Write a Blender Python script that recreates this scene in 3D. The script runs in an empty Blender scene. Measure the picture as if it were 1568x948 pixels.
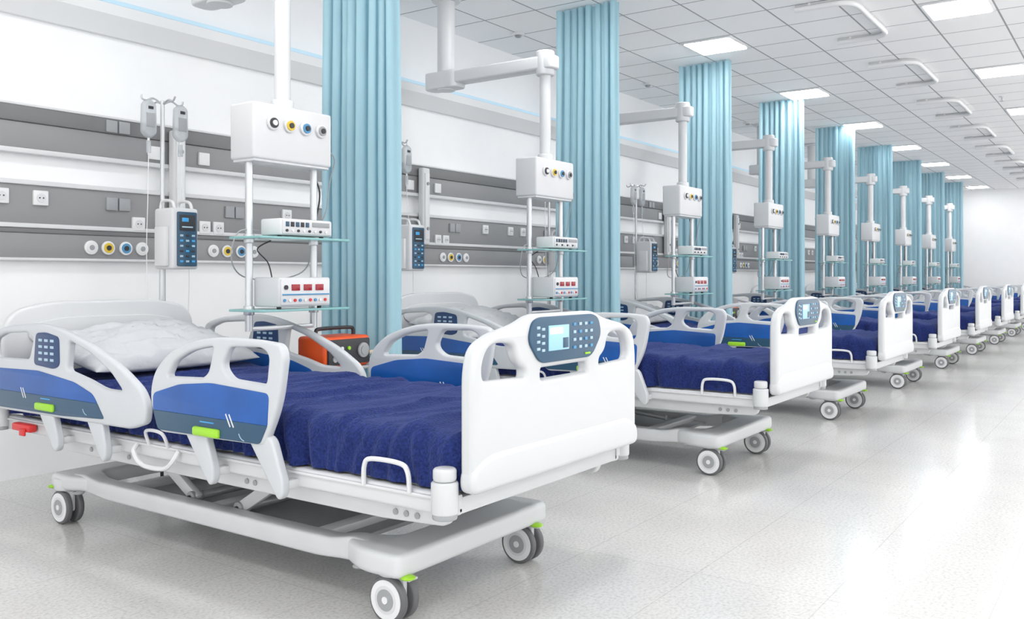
import bpy, bmesh, math, random
from mathutils import Vector, Matrix, noise
random.seed(3)
scene = bpy.context.scene
scene.view_settings.view_transform = 'Standard'

# ---------------------------------------------------------------- materials
def mat(name, col, rough=0.45, metal=0.0, emis=None, estr=0.0, alpha=1.0, bump=None, spec=0.5, sheen=0.0, var=0.0, transl=0.0):
    m = bpy.data.materials.new(name); m.use_nodes = True
    nt = m.node_tree; p = nt.nodes['Principled BSDF']
    p.inputs['Base Color'].default_value = (*col, 1)
    p.inputs['Roughness'].default_value = rough
    p.inputs['Metallic'].default_value = metal
    p.inputs['Specular IOR Level'].default_value = spec
    p.inputs['Alpha'].default_value = alpha
    p.inputs['Sheen Weight'].default_value = sheen
    if sheen: p.inputs['Sheen Tint'].default_value = (.45, .55, 1, 1)
    if emis:
        p.inputs['Emission Color'].default_value = (*emis, 1)
        p.inputs['Emission Strength'].default_value = estr
    tc = nt.nodes.new('ShaderNodeTexCoord')
    nz = nt.nodes.new('ShaderNodeTexNoise')
    nt.links.new(tc.outputs['Object'], nz.inputs['Vector'])
    nz.inputs['Scale'].default_value = bump[0] if bump else 6.0
    nz.inputs['Detail'].default_value = 4
    if bump:
        b = nt.nodes.new('ShaderNodeBump'); b.inputs['Strength'].default_value = bump[1]
        b.inputs['Distance'].default_value = bump[2]
        nt.links.new(nz.outputs['Fac'], b.inputs['Height']); nt.links.new(b.outputs[0], p.inputs['Normal'])
    if var > 0:
        r = nt.nodes.new('ShaderNodeMapRange')
        r.inputs['From Min'].default_value = 0.3; r.inputs['From Max'].default_value = 0.7
        r.inputs['To Min'].default_value = 1 - var; r.inputs['To Max'].default_value = 1 + var
        mx = nt.nodes.new('ShaderNodeVectorMath'); mx.operation = 'SCALE'
        mx.inputs[0].default_value = col
        nt.links.new(nz.outputs['Fac'], r.inputs['Value']); nt.links.new(r.outputs[0], mx.inputs['Scale'])
        nt.links.new(mx.outputs[0], p.inputs['Base Color'])
    if transl > 0:
        t = nt.nodes.new('ShaderNodeBsdfTranslucent'); t.inputs[0].default_value = (*col, 1)
        ms = nt.nodes.new('ShaderNodeMixShader'); ms.inputs[0].default_value = transl
        nt.links.new(p.outputs[0], ms.inputs[1]); nt.links.new(t.outputs[0], ms.inputs[2])
        nt.links.new(ms.outputs[0], nt.nodes['Material Output'].inputs[0])
    return m

M_white = mat('white_plastic', (.78,.78,.785), .3)
M_board = mat('board_plastic', (.60,.61,.62), .3)
M_pend = mat('pendant_enamel', (.66,.665,.675), .35)
M_shell = mat('warm_white_shell', (.70,.705,.71), .35)
M_frame = mat('frame_paint', (.63,.64,.65), .35)
M_rail = mat('rail_plastic', (.56,.58,.60), .33)
M_under = mat('under_panel', (.33,.34,.35), .5)
M_grey = mat('wall_rail_grey', (.27,.27,.275), .4)
M_grey2 = mat('wall_rail_dark', (.175,.175,.18), .4)
M_lgrey = mat('aluminium_trim', (.66,.66,.67), .3)
M_metal = mat('steel', (.60,.61,.62), .25, .5)
M_dark = mat('dark_rubber', (.03,.03,.035), .5)
M_tyre = mat('tyre_grey', (.13,.13,.135), .5)
M_hub = mat('hub_grey', (.34,.35,.36), .4)
M_blue = mat('panel_blue', (.008,.090,.36), .3, var=.15)
M_slate = mat('panel_slate', (.025,.08,.145), .3)
M_navyk = mat('keypad_navy', (.012,.045,.14), .3)
M_green = mat('lime_handle', (.33,.66,.03), .35)
M_red = mat('red_button', (.65,.03,.03), .4)
M_orange = mat('orange_case', (.85,.10,.01), .4)
M_lcd = mat('lcd_screen', (.30,.55,.7), .2, emis=(.45,.75,.9), estr=.12)
M_btn = mat('button_pale', (.40,.55,.65), .4)
M_reddisp = mat('red_display', (.30,.01,.02), .2, emis=(.5,.02,.03), estr=.1)
M_cyan = mat('cyan_display', (.04,.25,.5), .3, emis=(.05,.4,.8), estr=.3)
M_yellow = mat('yellow_ring', (.75,.52,.05), .4)
M_bring = mat('blue_ring', (.08,.28,.5), .4)
M_glass = mat('teal_glass', (.28,.58,.57), .1, alpha=.75)
M_bag = mat('iv_bag_vinyl', (.55,.58,.60), .15, alpha=.55)
M_cream = mat('hose_cream', (.75,.72,.55), .5)
M_blanket = mat('blanket_fleece', (.018,.030,.132), .95, bump=(130, .8, .006), spec=.1, sheen=.2, var=.4)
M_pillow = mat('pillow_cotton', (.58,.59,.605), .9, bump=(9, .5, .03), spec=.1)
M_curt = mat('curtain_fabric', (.44,.66,.74), .8, bump=(60, .1, .003), spec=.15, transl=.3)
M_wall = mat('wall_paint', (.91,.91,.915), .55, var=.01)
M_cove = mat('cove_paint', (.80,.805,.81), .5)
M_light = mat('light_diffuser', (1,1,1), .5, emis=(1,1,1), estr=23)
M_strip = mat('cove_led', (.35,.48,.55), .5, emis=(.38,.54,.66), estr=.55)
M_tag = mat('green_tag', (.02,.42,.18), .4)

def nmath(nt, op, a, b=None):
    n = nt.nodes.new('ShaderNodeMath'); n.operation = op
    for i, v in enumerate((a, b)):
        if v is None: continue
        if isinstance(v, (int, float)): n.inputs[i].default_value = v
        else: nt.links.new(v, n.inputs[i])
    return n.outputs[0]

def gridmask(nt, x, y, x0, tx, wx, y0, ty, wy):
    def ax(v, o, t, w):
        f = nmath(nt, 'FRACT', nmath(nt, 'DIVIDE', nmath(nt, 'SUBTRACT', v, o - 100*t), t))
        return nmath(nt, 'GREATER_THAN', nmath(nt, 'ABSOLUTE', nmath(nt, 'SUBTRACT', f, .5)), .5 - w/t/2)
    return nmath(nt, 'MAXIMUM', ax(x, x0, tx, wx), ax(y, y0, ty, wy))

def mixcol(nt, fac, a, b):
    n = nt.nodes.new('ShaderNodeMix'); n.data_type = 'RGBA'
    for idx, v in ((0, fac), (6, a), (7, b)):
        if isinstance(v, tuple): n.inputs[idx].default_value = (*v, 1)
        elif isinstance(v, (int, float)): n.inputs[idx].default_value = v
        else: nt.links.new(v, n.inputs[idx])
    return n.outputs[2]

TX, TY = .4875, .4625
def make_ceiling():
    m = mat('ceiling_tiles', (.8,.8,.8), .7); nt = m.node_tree; p = nt.nodes['Principled BSDF']
    tc = nt.nodes.new('ShaderNodeTexCoord'); s = nt.nodes.new('ShaderNodeSeparateXYZ')
    nt.links.new(tc.outputs['Object'], s.inputs[0])
    g = gridmask(nt, s.outputs[0], s.outputs[1], 7.17+TX/2, TX, .013, 2.95+TY/2, TY, .013)
    nt.links.new(mixcol(nt, g, (.95,.95,.955), (.36,.37,.39)), p.inputs['Base Color'])
    return m
def make_floor():
    m = mat('polished_stone_floor', (.6,.6,.6), .17); nt = m.node_tree; p = nt.nodes['Principled BSDF']
    tc = nt.nodes.new('ShaderNodeTexCoord'); s = nt.nodes.new('ShaderNodeSeparateXYZ')
    nt.links.new(tc.outputs['Object'], s.inputs[0])
    def nz(scale, det, lo, hi, c0, c1):
        n = nt.nodes.new('ShaderNodeTexNoise'); n.inputs['Scale'].default_value = scale; n.inputs['Detail'].default_value = det
        nt.links.new(tc.outputs['Object'], n.inputs['Vector'])
        r = nt.nodes.new('ShaderNodeValToRGB'); r.color_ramp.elements[0].position = lo; r.color_ramp.elements[1].position = hi
        r.color_ramp.elements[0].color = (*c0, 1); r.color_ramp.elements[1].color = (*c1, 1)
        nt.links.new(n.outputs['Fac'], r.inputs[0]); return r.outputs[0]
    fine = nz(90, 8, .26, .56, (.53,.52,.50), (.715,.705,.69))
    big = nz(3, 5, .35, .7, (.94,.94,.94), (1.0,1.0,1.0))
    mul = nt.nodes.new('ShaderNodeVectorMath'); mul.operation = 'MULTIPLY'
    nt.links.new(fine, mul.inputs[0]); nt.links.new(big, mul.inputs[1])
    g = gridmask(nt, s.outputs[0], s.outputs[1], 1.1, .86, .004, .367, .43, .004)
    gm = nmath(nt, 'MULTIPLY', g, .4)
    nt.links.new(mixcol(nt, gm, mul.outputs[0], (.38,.37,.36)), p.inputs['Base Color'])
    return m
M_ceil = make_ceiling(); M_floor = make_floor()

# ---------------------------------------------------------------- builder
def fillet(pts, r=.02, n=5):
    out = []; N = len(pts)
    for i in range(N):
        p = Vector(pts[i][:2]); a = Vector(pts[i-1][:2]); b = Vector(pts[(i+1) % N][:2])
        rr = pts[i][2] if len(pts[i]) > 2 else r
        da, db = (a-p), (b-p)
        t = min(rr, da.length*.48, db.length*.48)
        p0 = p + da.normalized()*t; p1 = p + db.normalized()*t
        for k in range(n+1):
            s = k/n
            out.append(((1-s)**2)*p0 + 2*s*(1-s)*p + s*s*p1)
    return out

def smooth_path(pts, n=6, closed=False):
    P = [Vector(p) for p in pts]; out = []; N = len(P)
    rng = N if closed else N-1
    for i in range(rng):
        p1, p2 = P[i], P[(i+1) % N]
        p0 = P[i-1] if (closed or i > 0) else p1
        p3 = P[(i+2) % N] if (closed or i+2 < N) else p2
        for k in range(n):
            t = k/n
            out.append(.5*((2*p1)+(-p0+p2)*t+(2*p0-5*p1+4*p2-p3)*t*t+(-p0+3*p1-3*p2+p3)*t**3))
    if not closed: out.append(P[-1])
    return out

class B:
    def __init__(s): s.bm = bmesh.new(); s.mats = []
    def mi(s, m):
        if m not in s.mats: s.mats.append(m)
        return s.mats.index(m)
    def merge(s, pb, m, xf=None):
        i = s.mi(m)
        if xf is not None: bmesh.ops.transform(pb, matrix=xf, verts=pb.verts)
        bmesh.ops.recalc_face_normals(pb, faces=pb.faces)
        for f in pb.faces: f.material_index = i; f.smooth = True
        me = bpy.data.meshes.new('t'); pb.to_mesh(me); pb.free()
        s.bm.from_mesh(me); bpy.data.meshes.remove(me)
    def box(s, x0, x1, y0, y1, z0, z1, m, bev=.004, seg=2, xf=None):
        pb = bmesh.new(); bmesh.ops.create_cube(pb, size=1)
        for v in pb.verts:
            v.co = Vector(((x0+x1)/2+v.co.x*(x1-x0), (y0+y1)/2+v.co.y*(y1-y0), (z0+z1)/2+v.co.z*(z1-z0)))
        bev = min(bev, abs(x1-x0)*.45, abs(y1-y0)*.45, abs(z1-z0)*.45)
        if bev > 0: bmesh.ops.bevel(pb, geom=list(pb.edges), offset=bev, segments=seg, profile=.5, affect='EDGES')
        s.merge(pb, m, xf)
    def cyl(s, p0, p1, r, m, r2=None, seg=20, bev=0):
        p0, p1 = Vector(p0), Vector(p1); d = p1-p0
        pb = bmesh.new()
        bmesh.ops.create_cone(pb, cap_ends=True, segments=seg, radius1=r, radius2=r if r2 is None else r2, depth=d.length)
        if bev > 0:
            ed = [e for e in pb.edges if len(e.link_faces) == 2 and any(len(f.verts) > 4 for f in e.link_faces)]
            bmesh.ops.bevel(pb, geom=ed, offset=bev, segments=3, profile=.5, affect='EDGES')
        q = Vector((0,0,1)).rotation_difference(d.normalized())
        s.merge(pb, m, Matrix.Translation((p0+p1)/2) @ q.to_matrix().to_4x4())
    def sph(s, c, r, m, sc=(1,1,1)):
        pb = bmesh.new(); bmesh.ops.create_uvsphere(pb, u_segments=16, v_segments=10, radius=r)
        s.merge(pb, m, Matrix.Translation(c) @ Matrix.Diagonal((*sc, 1)))
    def tube(s, pts, r, m, seg=8, closed=False, smooth=True, n=6):
        P = smooth_path(pts, n, closed) if smooth else [Vector(p) for p in pts]
        pb = bmesh.new(); rings = []; N = len(P)
        up = Vector((0,0,1)); prev = None
        for i, p in enumerate(P):
            if closed: t = (P[(i+1) % N]-P[i-1])
            else: t = P[min(i+1, N-1)]-P[max(i-1, 0)]
            t.normalize()
            if prev is None:
                a = up if abs(t.z) < .9 else Vector((1,0,0))
                nrm = (a - t*a.dot(t)).normalized()
            else:
                nrm = (prev - t*prev.dot(t)).normalized()
            prev = nrm; bn = t.cross(nrm)
            rings.append([pb.verts.new(p + r*(math.cos(2*math.pi*k/seg)*nrm+math.sin(2*math.pi*k/seg)*bn)) for k in range(seg)])
        for i in range(N if closed else N-1):
            a, b = rings[i], rings[(i+1) % N]
            for k in range(seg): pb.faces.new((a[k], a[(k+1) % seg], b[(k+1) % seg], b[k]))
        if not closed: pb.faces.new(rings[0]); pb.faces.new(rings[-1][::-1])
        s.merge(pb, m)
    def plate(s, outline, holes, plane, off, th, m, bev=.004, res=2):
        cu = bpy.data.curves.new('c', 'CURVE'); cu.dimensions = '2D'; cu.fill_mode = 'BOTH'
        bev = min(bev, th*.49)
        cu.extrude = th/2 - bev; cu.bevel_depth = bev; cu.bevel_resolution = res; cu.offset = -bev
        for ol in [outline]+list(holes):
            sp = cu.splines.new('POLY'); sp.points.add(len(ol)-1); sp.use_cyclic_u = True
            for k, p in enumerate(ol): sp.points[k].co = (p[0], p[1], 0, 1)
        ob = bpy.data.objects.new('c', cu); scene.collection.objects.link(ob)
        dg = bpy.context.evaluated_depsgraph_get(); dg.update()
        me = bpy.data.meshes.new_from_object(ob.evaluated_get(dg))
        pb = bmesh.new(); pb.from_mesh(me)
        bmesh.ops.remove_doubles(pb, verts=pb.verts, dist=.00005)
        bpy.data.objects.remove(ob); bpy.data.curves.remove(cu); bpy.data.meshes.remove(me)
        for v in pb.verts:
            a, b, t = v.co
            if plane == 'YZ': v.co = Vector((off+t, a, b))
            elif plane == 'XZ': v.co = Vector((a, off+t, b))
            else: v.co = Vector((a, b, off+t))
        s.merge(pb, m)
    def done(s, name, origin=(0,0,0), loc=None, ang=38):
        o = Vector(origin)
        for v in s.bm.verts: v.co -= o
        me = bpy.data.meshes.new(name); s.bm.to_mesh(me); s.bm.free()
        for m in s.mats: me.materials.append(m)
        me.set_sharp_from_angle(angle=math.radians(ang))
        ob = bpy.data.objects.new(name, me); scene.collection.objects.link(ob)
        ob.location = o if loc is None else Vector(loc)
        return ob
def inst(ob, loc):
    o = bpy.data.objects.new(ob.name.split('.')[0], ob.data); scene.collection.objects.link(o); o.location = loc; return o

# ---------------------------------------------------------------- room
CH = 2.953; WY = 4.54; FX = 22.7; X0 = -3.0; Y0 = -4.0
D = 2.123; CX0 = 3.304
curtx = [CX0]+[CX0+.17+n*D for n in range(1, 9)]
b = B(); b.box(X0, FX, Y0, WY, -.1, 0, M_floor, 0); b.done('floor')
b = B(); b.box(X0, FX, Y0, WY, CH, CH+.1, M_ceil, 0); b.done('ceiling')
b = B(); b.box(X0, FX+.1, WY, WY+.1, 0, CH+.1, M_wall, 0); b.done('wall_left')
b = B(); b.box(FX, FX+.1, Y0, WY, 0, CH+.1, M_wall, 0); b.done('wall_far')
b = B()
pb = bmesh.new()
sec = [(WY, 2.285), (WY-.03, 2.285), (WY-.115, 2.375), (WY-.12, 2.43), (WY, 2.43)]
r0 = [pb.verts.new((X0, y, z)) for y, z in sec]; r1 = [pb.verts.new((FX, y, z)) for y, z in sec]
for i in range(len(sec)): pb.faces.new((r0[i], r0[(i+1) % 5], r1[(i+1) % 5], r1[i]))
pb.faces.new(r0); pb.faces.new(r1[::-1])
b.merge(pb, M_cove)
b.box(X0, FX, WY-.118, WY-.02, 2.432, 2.455, M_strip, .002)
b.done('trim_cove', ang=20)

# wall service rails
def ring(b, x, y, z, colm, r=.037):
    b.cyl((x, y, z), (x, y-.012, z), r, M_white, seg=24, bev=.003)
    b.cyl((x, y-.010, z), (x, y-.015, z), r*.72, colm, seg=24)
    b.cyl((x, y-.012, z), (x, y-.019, z), r*.36, M_dark if colm is not M_white else M_under, seg=16)
def socket(b, x, z, m=M_white, s=.037, hole=True):
    b.box(x-s, x+s, 4.484, 4.502, z-s, z+s, m, .004)
    if hole:
        b.cyl((x, 4.485, z), (x, 4.481, z), s*.6, M_lgrey if m is M_white else M_grey2, seg=16)
        for dx in (-.25, .25): b.cyl((x+dx*s, 4.482, z), (x+dx*s, 4.479, z), s*.1, M_dark, seg=8)
def dbl(b, x, z):
    for dx in (-.036, .036): b.box(x+dx-.032, x+dx+.032, 4.484, 4.502, z-.035, z+.035, M_hub, .005)
b = B()
b.box(X0, FX, 4.50, WY, 1.63, 1.76, M_grey, .006)
b.box(X0, FX, 4.49, WY, 1.76, 1.845, M_grey2, .006)
b.box(X0, FX, 4.485, WY, 1.605, 1.63, M_lgrey, .004)
b.box(X0, FX, 4.485, WY, 1.838, 1.85, M_lgrey, .003)
b.done('upper_service_rail')
b = B()
b.box(X0, FX, 4.50, WY, 1.26, 1.455, M_grey, .004)
b.box(X0, FX, 4.50, WY, 1.09, 1.215, M_grey, .004)
b.box(X0, FX, 4.495, WY, 1.215, 1.24, M_grey2, .003)
b.box(X0, FX, 4.488, WY, 1.24, 1.262, M_lgrey, .003)
b.box(X0, FX, 4.488, WY, 1.452, 1.475, M_lgrey, .003)
b.box(X0, FX, 4.488, WY, 1.078, 1.092, M_lgrey, .003)
for n in range(-1, 10):
    o = n*D
    for i, (x, c) in enumerate(((2.555,M_white),(2.649,M_yellow),(2.75,M_bring),(2.846,M_white))): ring(b, x+o, 4.50, 1.15, c)
    for i, (x, c) in enumerate(((3.307,M_white),(3.404,M_yellow),(3.505,M_bring),(3.60,M_white))): 
        if x+o < FX: ring(b, x+o, 4.50, 1.15, c)
    for x in (2.10, 2.291, 3.86):
        if x+o < FX-.1: socket(b, x+o, 1.39)
    for x in (2.823, 3.245, 3.34):
        socket(b, x+o, 1.285)
    dbl(b, 2.705+o, 1.385); dbl(b, 3.457+o, 1.385)
b.done('lower_service_rail')
b = B()
for n in range(-1, 10):
    o = n*D
    for x in (2.922, 3.240):
        if x+o < FX-.1: socket(b, x+o, 1.685, hole=False)
    for dx in (-.036, .036): b.box(2.70+o+dx-.032, 2.70+o+dx+.032, 4.480, 4.49, 1.765, 1.83, M_hub, .005)
b.done('wall_switch_plates')

# ---------------------------------------------------------------- ceiling fittings
b = B()
b.box(-.232, .232, -.22, .22, -.012, 0.0, M_white, .003)
b.box(-.205, .205, -.193, .193, -.018, -.008, M_light, .001)
L = b.done('ceiling_light_panel', loc=(7.17, 2.95, CH))
for k in range(-3, 7):
    for y in (2.95, 1.10, -.75, -2.6):
        if (k, y) != (0, 2.95): inst(L, (7.17+2.4375*k, y, CH))
b = B()
pts = fillet([(-1.1, 2.05, 0), (-1.1, 1.65, .16), (0, 1.65, .16), (0, 2.05, 0)], n=8)
P3 = [Vector((p.x, p.y, CH-.035)) for p in pts]
b.tube(P3, .020, M_white, smooth=False, seg=10)
P4 = [Vector((p.x, p.y, CH-.010)) for p in pts]
b.tube(P4, .008, M_lgrey, smooth=False, seg=6)
for (x, y) in ((-1.1, 1.95), (0, 1.95), (-.55, 1.65)): b.cyl((x, y, CH), (x, y, CH-.04), .012, M_white)
R = b.done('ceiling_curtain_track', origin=(0, 0, 0), loc=(CX0, 0, 0))
for n in range(1, 9): inst(R, (CX0+n*D, 0, 0))
b = B()
b.cyl((0,0,0), (0,0,-.02), .05, M_white, bev=.004); b.cyl((0,0,-.02), (0,0,-.035), .03, M_under, r2=.02)
S = b.done('smoke_detector', loc=(5.9, 4.1, CH))
inst(S, (8.2, 4.1, CH)); inst(S, (11.0, 4.1, CH))
b = B()
b.cyl((0,0,0), (0,0,-.006), .03, M_white); b.cyl((0,0,0), (0,0,-.05), .008, M_metal); b.cyl((0,0,-.05), (0,0,-.055), .02, M_metal)
b.done('fire_sprinkler', loc=(11.0, 1.25, CH))

# ---------------------------------------------------------------- curtain
pb = bmesh.new()
NY, NZ = 170, 24; cols = []
for i in range(NY+1):
    s = i/NY; col = []
    ph = s*2*math.pi*7.5 + .7*math.sin(s*9)
    for j in range(NZ+1):
        t = j/NZ; z = CH-.004 - t*(CH-.33)
        amp = .026+.009*math.sin(s*13+1)+.006*t
        y = 3.035+.48*s + .010*math.sin(2*ph+.5) + (s-.5)*.02*t
        x = amp*math.cos(ph+.25*math.sin(t*3+s*6)) + .010*noise.noise(Vector((s*6, t*3, 2)))
        col.append(pb.verts.new((x, y, z)))
    cols.append(col)
for i in range(NY):
    for j in range(NZ): pb.faces.new((cols[i][j], cols[i+1][j], cols[i+1][j+1], cols[i][j+1]))
b = B(); b.merge(pb, M_curt)
C = b.done('privacy_curtain', origin=(0, 3.27, 0), loc=(CX0, 3.27, 0), ang=180)
for x in curtx[1:]: inst(C, (x, 3.27, 0))

# ---------------------------------------------------------------- hospital bed
def caster(b, x, y, green=True, gdir=-1):
    r = .068
    for sx in (-1, 1):
        a = x+sx*.012; c = x+sx*.036
        b.cyl((a, y, r), (c, y, r), r, M_tyre, seg=36, bev=.007)
        b.cyl((c, y, r), (c+sx*.002, y, r), r*.84, M_white, seg=32)
        b.cyl((c, y, r), (c+sx*.003, y, r), r*.60, M_lgrey, seg=32)
        b.cyl((c, y, r), (c+sx*.004, y, r), r*.46, M_hub, seg=28)
        b.cyl((c, y, r), (c+sx*.006, y, r), r*.16, M_white, seg=12)
    b.box(x-.011, x+.011, y-.045, y+.045, .05, .135, M_frame, .01)
    b.cyl((x, y, .11), (x, y, .16), .032, M_frame, bev=.005)
    if green:
        b.box(x-.02, x+.02, y+gdir*.045-.03, y+gdir*.045+.03, .128, .136, M_frame, .004)
        b.sph((x-.02, y+gdir*.07, .142), .022, M_green, (1, 1.1, .35))

def bed():
    b = B()
    # base
    for sx in (-1, 1):
        b.plate(fillet([(1.72,.135),(1.72,.195),(1.95,.215),(2.05,.195),(3.35,.195),(3.45,.21),(3.66,.19),(3.66,.135),(3.4,.14),(3.3,.13),(2.1,.13),(1.98,.14)], .03),
                [], 'YZ', sx*.30, .07, M_frame, .01)
        for y, g in ((1.78, -1), (3.57, 1)):
            b.cyl((sx*.33, y, .135), (sx*.33, y, .185), .05, M_frame, bev=.01)
            caster(b, sx*.33, y, True, g)
            b.sph((sx*.33-.02, y-.12*g, .14), .018, M_hub, (1.2, 1.2, .4))
    b.plate(fillet([(-.39,1.71),(.39,1.71),(.39,1.86),(.34,1.97),(.26,1.97),(.22,1.86),(-.22,1.86),(-.26,1.97),(-.34,1.97),(-.39,1.86)], .035), [], 'XY', .175, .07, M_frame, .018, 3)
    b.plate(fillet([(-.37,3.64),(.37,3.64),(.37,3.50),(.33,3.40),(.25,3.40),(.22,3.50),(-.22,3.50),(-.25,3.40),(-.33,3.40),(-.37,3.50)], .035), [], 'XY', .172, .06, M_frame, .018, 3)
    b.box(-.24, .24, 2.05, 3.3, .15, .165, M_hub, .004)
    for y in (2.15, 2.7, 3.22): b.box(-.29, .29, y-.03, y+.03, .14, .19, M_frame, .006)
    # lift arms
    for sx in (-1, 1):
        for (ya, za, yb, zb) in ((2.85,.19,3.10,.335), (2.58,.19,2.34,.335)):
            dx = sx*.24
            pa, pbb = Vector((dx, ya, za)), Vector((dx, yb, zb)); d = pbb-pa; L_ = d.length
            ang = math.atan2(d.z, d.y)
            b.box(-.014, .014, -.02, L_+.02, -.022, .022, M_frame, .006, xf=Matrix.Translation(pa) @ Matrix.Rotation(ang, 4, 'X'))
            for yy, zz in ((ya, za), (yb, zb)):
                b.cyl((dx-sx*.02, yy, zz), (dx+sx*.024, yy, zz), .022, M_hub, bev=.003)
                b.cyl((dx+sx*.02, yy, zz), (dx+sx*.03, yy, zz), .009, M_dark, seg=8)
    for y in (3.10, 2.34): b.cyl((-.26, y, .335), (.26, y, .335), .016, M_metal)
    for y in (2.85, 2.58): b.cyl((-.26, y, .19), (.26, y, .19), .016, M_metal)
    b.cyl((.03, 2.40, .22), (.03, 3.0, .29), .026, M_under); b.cyl((.03, 2.2, .20), (.03, 2.45, .225), .014, M_metal)
    b.box(-.07, .09, 2.75, 2.95, .20, .27, M_dark, .01)
    # deck frame
    for sx in (-1, 1):
        b.box(sx*.43-.022, sx*.43+.022, 1.46, 3.83, .372, .43, M_frame, .010, 3)
        b.box(sx*.43-.030, sx*.43+.030, 1.50, 3.80, .412, .422, M_lgrey, .004)
        b.plate(fillet([(1.50,.375),(1.52,.330),(1.75,.318),(3.45,.318),(3.50,.355),(3.5,.375)], .02), [], 'YZ', sx*.395, .03, M_frame, .006)
        for y in (1.62, 1.66, 1.70, 2.30, 2.34, 3.0, 3.25): b.cyl((sx*.41, y, .345), (sx*.414, y, .345), .009, M_hub, seg=12)
    for y in (1.48, 2.1, 2.75, 3.3, 3.81): b.box(-.43, .43, y-.02, y+.02, .375, .42, M_frame, .005)
    for i in range(4): b.box(-.40, .40, 1.55+i*.57, 2.07+i*.57, .415, .435, M_shell, .006)
    b.box(-.38, .38, 1.62, 3.45, .335, .345, M_under, .002)
    for sx in (-1, 1):
        for y in (1.475, 3.83):
            b.cyl((sx*.47, y, .385), (sx*.47, y, .47), .036, M_board, bev=.006)
            b.cyl((sx*.47, y, .47), (sx*.47, y, .505), .031, M_board, bev=.008)
            b.cyl((sx*.47, y, .372), (sx*.47, y, .388), .033, M_hub, bev=.004)
            b.box(min(sx*.42, sx*.46), max(sx*.42, sx*.46), y-.02, y+.02, .39, .43, M_frame, .004)
        # wire hoops
        b.tube([(sx*.46,1.775,.42),(sx*.462,1.77,.475),(sx*.462,1.745,.495),(sx*.462,1.64,.495),(sx*.462,1.61,.475),(sx*.46,1.605,.42)], .007, M_shell)
        b.tube([(sx*.46,2.87,.415),(sx*.48,2.86,.39),(sx*.48,2.81,.352),(sx*.48,2.69,.352),(sx*.48,2.64,.38),(sx*.46,2.63,.415)], .008, M_shell)
        b.tube([(sx*.46,2.80,.42),(sx*.478,2.79,.47),(sx*.478,2.70,.47),(sx*.46,2.69,.42)], .006, M_shell)
    # footboard
    fo = fillet([(-.452,.437,.03),(-.452,.75,.05),(-.435,.815,.05),(-.37,.845,.05),(-.24,.868,.05),(-.17,.893,.05),
                 (.17,.893,.05),(.24,.868,.05),(.37,.845,.05),(.435,.815,.05),(.452,.75,.05),(.452,.437,.03)])
    def hole(sx):
        q = [(-.405,.725),(-.405,.775),(-.375,.815),(-.33,.822),(-.26,.815),(-.245,.765),(-.205,.74),(-.205,.718)]
        return fillet([(p[0]*sx, p[1]) for p in q], .025)
    slot = fillet([(-.13,.705),(-.13,.738),(.13,.738),(.13,.705)], .012)
    b.plate(fo, [hole(1), hole(-1), slot], 'XZ', 1.42, .042, M_board, .014, 4)
    b.plate(fillet([(-.456,.437,.03),(-.456,.50,.03),(-.38,.535,.05),(.38,.535,.05),(.456,.50,.03),(.456,.437,.03)]), [], 'XZ', 1.417, .052, M_board, .016, 5)
    b.plate(fillet([(-.145,.752),(-.205,.82),(-.185,.872),(-.15,.884),(.15,.884),(.185,.872),(.205,.82),(.145,.752)], .03), [], 'XZ', 1.398, .012, M_slate, .003)
    fy = 1.3905
    b.box(-.105, .005, fy-.0012, fy+.004, .785, .858, M_lcd, .001)
    b.box(-.10, -.03, fy-.002, fy+.004, .832, .852, M_white, .0005)
    b.box(-.03, 0, fy-.002, fy+.004, .79, .82, M_slate, .0005)
    for i in range(4):
        for j in range(4):
            b.box(.032+i*.033, .046+i*.033, fy-.0012, fy+.004, .783+j*.023, .792+j*.023, M_btn if (i+j) % 3 else M_bring, .001)
    for j in range(4): b.box(-.165, -.150, fy-.0012, fy+.004, .79+j*.02, .798+j*.02, M_btn, .001)
    for j in range(4): b.box(-.14, -.125, fy-.0012, fy+.004, .785+j*.02, .793+j*.02, M_btn, .001)
    b.box(.10, .13, fy-.0016, fy+.004, .762, .768, M_green, .001)
    # headboard
    ho = fillet([(-.45,.45,.03),(-.45,.80,.05),(-.40,.86,.08),(-.25,.892,.08),(.25,.892,.08),(.40,.86,.08),(.45,.80,.05),(.45,.45,.03)])
    hh = fillet([(-.36,.74),(-.34,.80),(-.2,.822),(.2,.822),(.34,.80),(.36,.74),(.3,.70),(-.3,.70)], .04)
    b.plate(ho, [], 'XZ', 3.86, .04, M_pend, .014, 4)
    b.plate(hh, [], 'XZ', 3.838, .012, M_pend, .004, 3)
    # side rails
    fr = fillet([(2.65,.488,.03),(2.70,.592),(2.68,.681),(2.60,.75),(2.468,.796),(2.336,.812),(2.15,.811),(2.05,.803,.03),(2.031,.768,.03),(2.057,.624),(2.121,.498,.02)], .06)
    fh = [fillet([(2.60,.673,.015),(2.565,.724),(2.468,.765),(2.358,.782,.015),(2.385,.70,.015),(2.417,.68,.015)], .04),
          fillet([(2.285,.783,.02),(2.135,.788,.03),(2.098,.768,.02),(2.11,.679,.02),(2.275,.686,.02),(2.32,.72,.03)], .02)]
    hr = fillet([(3.82,.765,.04),(3.70,.80),(3.44,.823),(3.30,.813),(3.078,.761),(2.872,.687),(2.75,.618),(2.715,.56),(2.725,.505,.02),(2.812,.479,.03),(3.255,.476),(3.76,.471,.03),(3.83,.50,.03)], .07)
    hhs = [fillet([(3.77,.745),(3.68,.775),(3.50,.785,.03),(3.455,.765),(3.49,.68),(3.76,.675)], .025),
           fillet([(3.20,.765,.02),(3.06,.725),(2.93,.665),(2.855,.605,.02),(2.98,.605),(3.08,.63),(3.22,.655,.02)], .03)]
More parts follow.
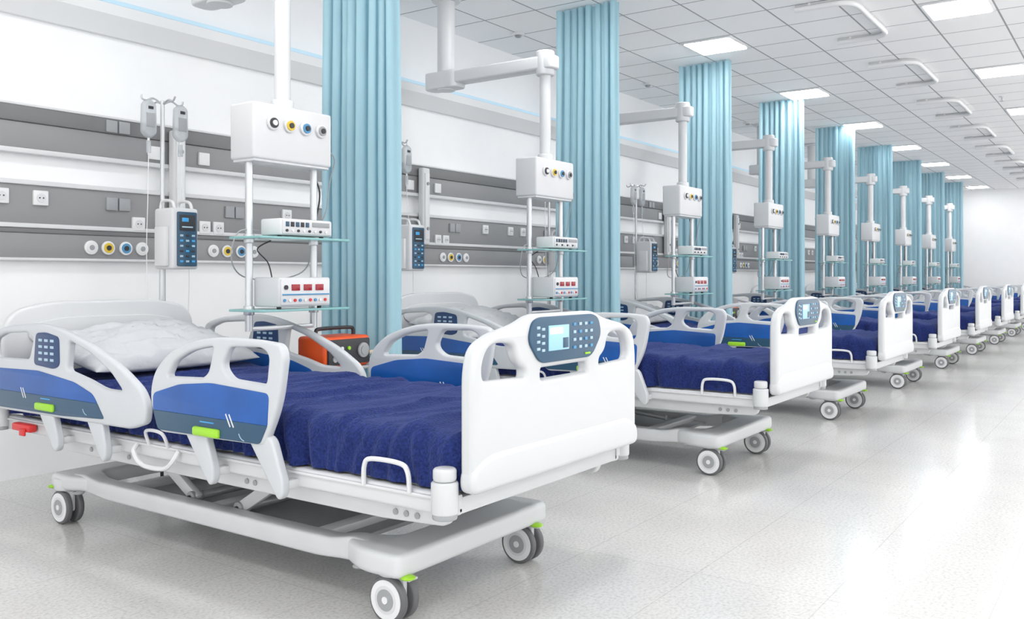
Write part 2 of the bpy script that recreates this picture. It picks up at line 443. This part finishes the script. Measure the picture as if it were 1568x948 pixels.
    foot_blue = fillet([(2.672,.560,.003),(2.672,.615),(2.53,.653),(2.37,.668),(2.095,.655),(2.102,.560,.003)], .02)
    foot_sl = fillet([(2.672,.5595,.003),(2.102,.5595,.003),(2.135,.502),(2.645,.497)], .015)
    head_blue = fillet([(3.79,.552,.003),(3.79,.635),(3.42,.643),(3.165,.617),(3.04,.583),(3.01,.552,.003)], .02)
    head_sl = fillet([(3.79,.5515,.003),(3.01,.5515,.003),(2.965,.50),(3.25,.487),(3.78,.483)], .015)
    for sx in (-1, 1):
        x = sx*.51
        b.plate(fr, fh, 'YZ', x, .032, M_rail, .011, 3)
        b.plate(hr, hhs, 'YZ', x, .032, M_rail, .011, 3)
        for face in (-1, 1):
            xo = x+face*.0165; e = x+face*.020
            b.plate(foot_blue, [], 'YZ', xo, .005, M_blue, .001)
            b.plate(foot_sl, [], 'YZ', xo, .005, M_slate, .001)
            b.plate(head_blue, [], 'YZ', xo, .005, M_blue, .001)
            b.plate(head_sl, [], 'YZ', xo, .005, M_slate, .001)
            kp = fillet([(3.445,.665),(3.43,.785),(3.36,.79),(3.265,.775),(3.26,.67),(3.30,.655)], .02)
            b.plate(kp, [], 'YZ', xo, .005, M_navyk, .001)
            for i in range(3):
                for j in range(4):
                    b.box(min(e, e-face*.003), max(e, e-face*.003), 3.30+i*.042, 3.325+i*.042, .682+j*.024, .692+j*.024, M_btn, .0008)
            for yc, zc in ((2.385, .512), (3.36, .508)):
                b.box(min(x+face*.012, x+face*.030), max(x+face*.012, x+face*.030), yc-.065, yc+.065, zc-.013, zc+.016, M_green, .010, 3)
                b.box(min(e, e-face*.003), max(e, e-face*.003), yc-.035, yc+.035, zc+.03, zc+.034, M_cyan, .0008)
            for yc, zb in ((2.30, .56), (3.55, .552)):
                for dd in (0, .016):
                    b.box(-.0008, .0008, -.002, .002, -.022, .022, M_white, 0,
                          xf=Matrix.Translation((e, yc-.02-dd, zb)) @ Matrix.Rotation(math.radians(-30), 4, 'X'))
            for yc in (2.20, 3.07):
                arc = [(e, yc+.03*math.cos(a), .535-.03*math.sin(a)) for a in [math.radians(t) for t in range(20, 100, 16)]]
                b.tube(arc, .0015, M_btn, seg=5, smooth=False)
        # support legs
        for ya, yb in ((2.47, 2.385), (2.15, 2.062), (3.40, 3.31), (3.06, 2.99)):
            b.plate(fillet([(ya+.065,.53),(yb+.022,.365),(yb,.343),(yb-.018,.36),(yb-.02,.40),(ya-.055,.53)], .03), [], 'YZ', x-sx*.004, .03, M_rail, .008, 3)
            b.box(min(sx*.43, x), max(sx*.43, x), yb-.012, yb+.02, .372, .398, M_frame, .005)
    b.box(-.49, -.455, 3.56, 3.70, .385, .415, M_red, .008); b.box(-.50, -.49, 3.58, 3.62, .372, .40, M_red, .004)
    return b

bb = bed()
# mattress + blanket
pb = bmesh.new()
half = .432; zb = .438; zt = .585; rc = .05
prof = []
nS, nC, nT = 14, 7, 60
for i in range(nS): prof.append((-half, zb+(zt-rc-zb)*i/nS, 's'))
for i in range(nC):
    a = math.pi - (math.pi/2)*i/nC
    prof.append((-half+rc+rc*math.cos(a), zt-rc+rc*math.sin(a), 'c'))
for i in range(nT): prof.append((-half+rc+(2*half-2*rc)*i/nT, zt, 't'))
for i in range(nC):
    a = math.pi/2 - (math.pi/2)*i/nC
    prof.append((half-rc+rc*math.cos(a), zt-rc+rc*math.sin(a), 'c'))
for i in range(nS+1): prof.append((half, zt-rc-(zt-rc-zb)*i/nS, 's'))
ya, yb_ = 1.455, 3.82; NYb = 300; rows = []
for j in range(NYb+1):
    Y = ya+(yb_-ya)*j/NYb; row = []
    for (x, z, k) in prof:
        dn = max(0, min(1, (zt-z)/(zt-zb)))
        f = noise.noise(Vector((Y*19+ (1.6*noise.noise(Vector((Y*3, z*5, 1)))), 3 if x > 0 else 7, z*2.2)))
        f2 = noise.noise(Vector((Y*40, z*4, 11 if x > 0 else 5)))
        sgn = -1 if x < 0 else 1
        edge = min(1, (abs(x)-half+rc)/rc) if abs(x) > half-rc else 0
        xx = x + sgn*edge*(.026*f*(.35+dn) + .012*f2*dn + .006)
        w = noise.noise(Vector((x*2.2+Y*.6, Y*3.2, 3)))
        rdg = 1-abs(noise.noise(Vector((x*.9+Y*3.2, Y*4.2-x*.5, 8))))*2
        rd2 = 1-abs(noise.noise(Vector((x*.7, Y*9+x*1.5, 21))))*2
        top = 1-dn
        zz = z + top*(.012*w + .036*max(0, rdg-.5) + .016*max(0, rd2-.55) + .003*noise.noise(Vector((x*14, Y*14, 0))))
        if k == 's' and dn > .8: zz += .008*noise.noise(Vector((Y*6, 1, sgn*4)))*(dn-.8)/.2 
        e = min(1, j/6, (NYb-j)/6)
        zz -= (1-e)**2*.03*top
        row.append(pb.verts.new((xx, Y, zz)))
    rows.append(row)
for j in range(NYb):
    for i in range(len(prof)-1): pb.faces.new((rows[j][i], rows[j][i+1], rows[j+1][i+1], rows[j+1][i]))
pb.faces.new(rows[0]); pb.faces.new(rows[-1][::-1])
bb.merge(pb, M_blanket)
BY = 2.63
BED = bb.done('hospital_bed', origin=(0, BY, 0), loc=(2.26, BY, 0))
bedx = [2.26]+[4.60+2.112*k for k in range(9)]
for x in bedx[1:]: inst(BED, (x, BY, 0))

# pillow
pb = bmesh.new(); N = 60; tp = []; bt = []
a, c, t = .39, .245, .085
def ph(u, v): return max(0, (1-abs(u)**2.6))**.5*max(0, (1-abs(v)**2.6))**.5
for i in range(N+1):
    r1, r2 = [], []
    for j in range(N+1):
        u = math.sin(math.pi/2*(-1+2*i/N)); v = math.sin(math.pi/2*(-1+2*j/N))
        h = ph(u, v)
        pin = 1-.06*(1-abs(u))*abs(v)**4-.06*(1-abs(v))*abs(u)**4
        x = a*u*pin; y = c*v*pin
        w = noise.noise(Vector((u*2.4+v, v*2.6, 1)))*.018 + (1-abs(noise.noise(Vector((u*3+v*2, v*3.5-u, 5))))*2)*.030 + (1-abs(noise.noise(Vector((u*5+v*4, v*3-u*2, 9))))*2)*.012
        zz = t*h*1.06+w*h
        r1.append(pb.verts.new((x, y, zz)))
        r2.append(r1[-1] if i in (0, N) or j in (0, N) else pb.verts.new((x, y, -t*.55*h)))
    tp.append(r1); bt.append(r2)
for i in range(N):
    for j in range(N):
        pb.faces.new((tp[i][j], tp[i+1][j], tp[i+1][j+1], tp[i][j+1]))
        try: pb.faces.new((bt[i][j], bt[i][j+1], bt[i+1][j+1], bt[i+1][j]))
        except ValueError: pass
b = B(); b.merge(pb, M_pillow, Matrix.Rotation(math.radians(9), 4, 'X'))
PIL = b.done('pillow', loc=(2.28, 3.53, .668), ang=180)
for x in bedx[1:]: inst(PIL, (x+.01, 3.53, .668))

# ---------------------------------------------------------------- ceiling pendant
def pendant(cy):
    b = B(); px, py = 2.70, 3.17
    b.cyl((px, cy, 2.30), (px, cy, CH), .062, M_pend, bev=.004, seg=28)
    b.cyl((px, cy, CH-.03), (px, cy, CH), .10, M_pend, seg=28, bev=.004)
    b.plate(fillet([(px-.06,cy+.14),(px+.06,cy+.14),(px+.055,3.08),(px-.055,3.08)], .05), [], 'XY', 2.38, .085, M_pend, .012, 3)
    b.plate(fillet([(px-.07,cy+.16),(px+.07,cy+.16),(px+.07,cy-.14),(px-.07,cy-.14)], .06), [], 'XY', 2.37, .12, M_pend, .012, 3)
    b.cyl((px, py, 2.44), (px, py, 1.74), .036, M_pend, seg=28)
    b.cyl((px, py, 1.74), (px, py, 1.79), .05, M_pend, seg=28, bev=.006)
    b.cyl((px, py, 2.30), (px, py, 2.46), .06, M_pend, seg=28, bev=.01)
    # head box
    b.box(2.475, 2.925, 3.09, 3.25, 1.505, 1.75, M_pend, .012, 3)
    b.box(2.485, 2.915, 3.10, 3.24, 1.495, 1.507, M_lgrey, .003)
    for i, cm in enumerate((M_dark, M_yellow, M_bring, M_hub)):
        x = 2.575+i*.093; z = 1.665
        b.cyl((x, 3.09, z), (x, 3.078, z), .031, M_shell, seg=24, bev=.003)
        b.cyl((x, 3.079, z), (x, 3.072, z), .022, cm, seg=20)
        b.cyl((x, 3.073, z), (x, 3.066, z), .012, M_white if cm is M_dark else M_dark, seg=14)
    # poles
    for x in (2.515, 2.885): b.cyl((x, 3.17, .76), (x, 3.17, 1.50), .0165, M_metal, seg=18)
    for z in (1.165, .853):
        b.plate(fillet([(2.44,3.00),(2.96,3.00),(2.96,3.22),(2.44,3.22)], .02), [], 'XY', z, .010, M_glass, .002)
        for x in (2.515, 2.885): b.cyl((x, 3.17, z-.022), (x, 3.17, z+.018), .023, M_metal, bev=.003)
    b.box(2.50, 2.90, 3.16, 3.18, .76, .78, M_metal, .004)
    # upper device
    b.box(2.56, 2.86, 3.02, 3.15, 1.178, 1.250, M_shell, .008)
    b.box(2.57, 2.85, 3.014, 3.024, 1.184, 1.244, M_lgrey, .003)
    for i in range(5): b.box(2.585+i*.028, 2.603+i*.028, 3.010, 3.018, 1.215, 1.236, M_dark if i % 2 else M_slate, .001)
    b.box(2.735, 2.835, 3.010, 3.018, 1.218, 1.238, M_under, .001)
    for i in range(8): b.cyl((2.59+i*.032, 3.016, 1.198), (2.59+i*.032, 3.008, 1.198), .006, M_white if i % 2 else M_dark, seg=10)
    for x in (2.59, 2.83): b.cyl((x, 3.06, 1.17), (x, 3.06, 1.18), .01, M_dark, seg=10)
    # lower device
    b.box(2.535, 2.83, 3.00, 3.165, .868, .995, M_pend, .008)
    b.box(2.545, 2.82, 2.994, 3.004, .876, .987, M_shell, .003)
    for i in range(3): b.box(2.60+i*.068, 2.645+i*.068, 2.990, 2.998, .938, .965, M_reddisp, .001)
    b.box(2.55, 2.815, 2.990, 2.998, .918, .924, M_bring, .001)
    for i in range(9): b.cyl((2.56+i*.029, 2.997, .896), (2.56+i*.029, 2.989, .896), .007, (M_bring, M_white, M_red)[i % 3], seg=10)
    b.cyl((2.568, 2.998, .952), (2.568, 2.988, .952), .010, M_dark, seg=12)
    for x in (2.57, 2.80): b.cyl((x, 3.04, .857), (x, 3.04, .87), .01, M_dark, seg=10)
    # cables
    b.tube([(2.56,3.16,1.20),(2.46,3.17,1.19),(2.43,3.18,1.08),(2.52,3.22,1.0),(2.70,3.23,.985),(2.86,3.22,1.02),(2.90,3.2,1.12),(2.90,3.2,1.3),(2.93,3.2,1.5)], .003, M_under, seg=6)
    b.tube([(2.90,3.2,1.50),(2.95,3.2,1.40),(2.93,3.2,1.28),(2.88,3.18,1.22),(2.80,3.15,1.21)], .004, M_dark, seg=6)
    b.tube([(2.66,3.19,.98),(2.66,3.22,1.06),(2.60,3.22,1.12),(2.66,3.2,1.16)], .003, M_dark, seg=6)
    b.tube([(2.92,3.13,1.6),(2.97,3.12,1.55),(2.96,3.14,1.45),(2.95,3.16,1.3),(2.90,3.18,1.19)], .003, M_under, seg=6)
    b.sph((2.945, 3.16, 1.63), .03, M_tag, (.4, .6, 1.3))
    return b
pendant(3.62).done('ceiling_medical_pendant', origin=(2.70, 3.17, 0))
P = pendant(4.0).done('ceiling_medical_pendant', origin=(2.70, 3.17, 0), loc=(4.87, 3.17, 0))
for n in range(2, 9): inst(P, (4.87+D*(n-1), 3.17, 0))

# ---------------------------------------------------------------- iv stand
def iv():
    b = B()
    b.cyl((0,0,.08), (0,0,1.91), .011, M_metal)
    b.cyl((0,0,.06), (0,0,1.15), .016, M_metal)
    for k in range(5):
        a = math.radians(72*k+20); c, s = math.cos(a), math.sin(a)
        b.tube([(0,0,.09),(c*.1,s*.1,.085),(c*.2,s*.2,.065)], .012, M_metal)
        b.cyl((c*.2-s*.008, s*.2+c*.008, .028), (c*.2+s*.008, s*.2-c*.008, .028), .028, M_dark, bev=.004)
        b.cyl((c*.2, s*.2, .04), (c*.2, s*.2, .075), .008, M_metal)
    for sx in (-1, 1):
        b.tube([(0,0,1.89),(sx*.05,0,1.915),(sx*.09,0,1.90),(sx*.115,0,1.905),(sx*.12,0,1.925)], .005, M_metal)
        b.tube([(0,0,1.89),(0,sx*.05,1.91),(0,sx*.09,1.90),(0,sx*.11,1.92)], .005, M_metal)
        x = sx*.092
        b.plate(fillet([(x-.012,1.90),(x-.038,1.88),(x-.042,1.73),(x-.012,1.705),(x+.012,1.705),(x+.042,1.73),(x+.038,1.88),(x+.012,1.90)], .015), [], 'XZ', -.02, .04, M_bag, .016, 3)
        b.box(x-.024, x+.024, -.043, -.0385, 1.76, 1.83, M_hub, .001)
        b.box(x-.014, x+.014, -.044, -.040, 1.85, 1.865, M_dark, .001)
        b.cyl((x, -.02, 1.705), (x, -.02, 1.69), .006, M_white); b.cyl((x, -.02, 1.69), (x, -.02, 1.63), .012, M_bag)
        b.cyl((x, -.02, 1.63), (x, -.02, 1.62), .005, M_white)
        b.tube([(x,-.02,1.62),(x+sx*.01,-.03,1.4),(x+sx*.03,-.05,1.1),(x+sx*.02,-.06,.8),(x*.6,-.1,.62)], .0022, M_white, seg=5)
    # pump
    b.box(-.075, .075, -.20, -.04, 1.035, 1.345, M_pend, .014, 3)
    b.plate(fillet([(-.052,1.05),(-.052,1.325),(.062,1.325),(.062,1.05)], .01), [], 'XZ', -.203, .008, M_slate, .002)
    for j in range(6):
        for i in range(3):
            m = (M_cyan if (i*2+j*3) % 4 == 0 else (M_btn if (i+j) % 2 else M_dark))
            b.box(-.038+i*.034, -.020+i*.034, -.2095, -.205, 1.07+j*.026, 1.080+j*.026, m, .001)
    b.box(-.040, .050, -.2095, -.205, 1.230, 1.31, M_dark, .001)
    b.box(-.028, .010, -.2105, -.206, 1.275, 1.295, M_cyan, .001)
    b.box(-.028, .035, -.2105, -.206, 1.245, 1.252, M_btn, .001)
    b.tube([(-.05,-.06,1.34),(-.05,-.07,1.375),(-.05,-.10,1.385),(-.05,-.16,1.375),(-.05,-.18,1.335)], .008, M_shell)
    b.tube([(.05,-.06,1.34),(.05,-.07,1.375),(.05,-.10,1.385),(.05,-.16,1.375),(.05,-.18,1.335)], .008, M_shell)
    b.box(-.03, .03, -.05, .025, 1.10, 1.20, M_hub, .006)
    b.box(-.10, -.074, -.17, -.08, 1.05, 1.25, M_shell, .006)
    return b
IV = iv().done('iv_stand', loc=(2.75, 4.16, 0))
for x in [4.52, 6.45, 8.06]+[8.06+D*k for k in range(1, 7)]: inst(IV, (x, 4.16, 0))

b = B()
b.box(3.00, 3.08, 4.43, 4.484, 1.24, 1.82, M_shell, .012, 3)
b.box(3.015, 3.065, 4.42, 4.435, 1.28, 1.78, M_white, .004)
b.cyl((3.04, 4.41, 1.70), (3.04, 4.43, 1.70), .012, M_hub); b.cyl((3.04, 4.41, 1.36), (3.04, 4.43, 1.36), .012, M_hub)
W = b.done('wall_equipment_post', origin=(3.04, 4.5, 0))
for n in range(1, 9): inst(W, (3.04+n*D, 4.5, 0))

# ---------------------------------------------------------------- defibrillator trolley
b = B()
b.box(-.15, .15, -.10, .12, .555, .570, M_metal, .004)
b.cyl((0,.03,.08), (0,.03,.56), .02, M_metal)
for k in range(4):
    a = math.radians(90*k+45); c, s = math.cos(a), math.sin(a)
    b.tube([(0,.03,.09),(c*.1,.03+s*.08,.08),(c*.16,.03+s*.13,.06)], .012, M_metal)
    b.cyl((c*.16-.008, .03+s*.13, .028), (c*.16+.008, .03+s*.13, .028), .028, M_dark, bev=.004)
    b.cyl((c*.16, .03+s*.13, .04), (c*.16, .03+s*.13, .07), .008, M_metal)
T = b.done('equipment_trolley', loc=(3.02, 3.16, 0))
b = B()
b.box(-.15, .15, -.08, .11, .0, .145, M_orange, .018, 3)
b.box(-.135, .135, -.092, -.076, .012, .132, M_dark, .008)
b.cyl((.085,-.09,.075), (.085,-.102,.075), .036, M_under, seg=28, bev=.003); b.cyl((.085,-.10,.075), (.085,-.106,.075), .022, M_hub, seg=24)
for i in range(3):
    b.cyl((-.10+i*.045,-.09,.04), (-.10+i*.045,-.10,.04), .013, M_hub, seg=16)
    b.cyl((-.10+i*.045,-.09,.09), (-.10+i*.045,-.10,.09), .009, (M_red, M_white, M_green)[i], seg=12)
b.tube([(-.12,.01,.14),(-.12,.01,.17),(-.09,.01,.18),(.09,.01,.18),(.12,.01,.17),(.12,.01,.14)], .009, M_dark)
b.tube([(.14,-.06,.05),(.17,-.09,.06),(.185,-.15,.02),(.185,-.17,-.05),(.18,-.16,-.15)], .009, M_cream)
b.tube([(.14,-.05,.03),(.165,-.09,.04),(.17,-.17,.0),(.165,-.20,-.07),(.16,-.19,-.17)], .009, M_glass)
DF = b.done('portable_defibrillator', loc=(3.02, 3.16, .571))
for n in range(0, 6):
    inst(T, (8.0+n*D, 3.2, 0)); inst(DF, (8.0+n*D, 3.2, .571))

# ---------------------------------------------------------------- light + camera
w = bpy.data.worlds.new('w'); scene.world = w; w.use_nodes = True
bg = w.node_tree.nodes['Background']; bg.inputs[0].default_value = (.98,.99,1,1); bg.inputs[1].default_value = 2.05

cam = bpy.data.cameras.new('cam'); co = bpy.data.objects.new('camera', cam); scene.collection.objects.link(co)
cam.sensor_width = 36; cam.lens = 36*1370/1568; cam.shift_y = -51/1568; cam.clip_start = .05; cam.clip_end = 100
co.location = (0, 0, 1.0); co.rotation_euler = (math.radians(90), 0, math.radians(35.19-90))
scene.camera = co
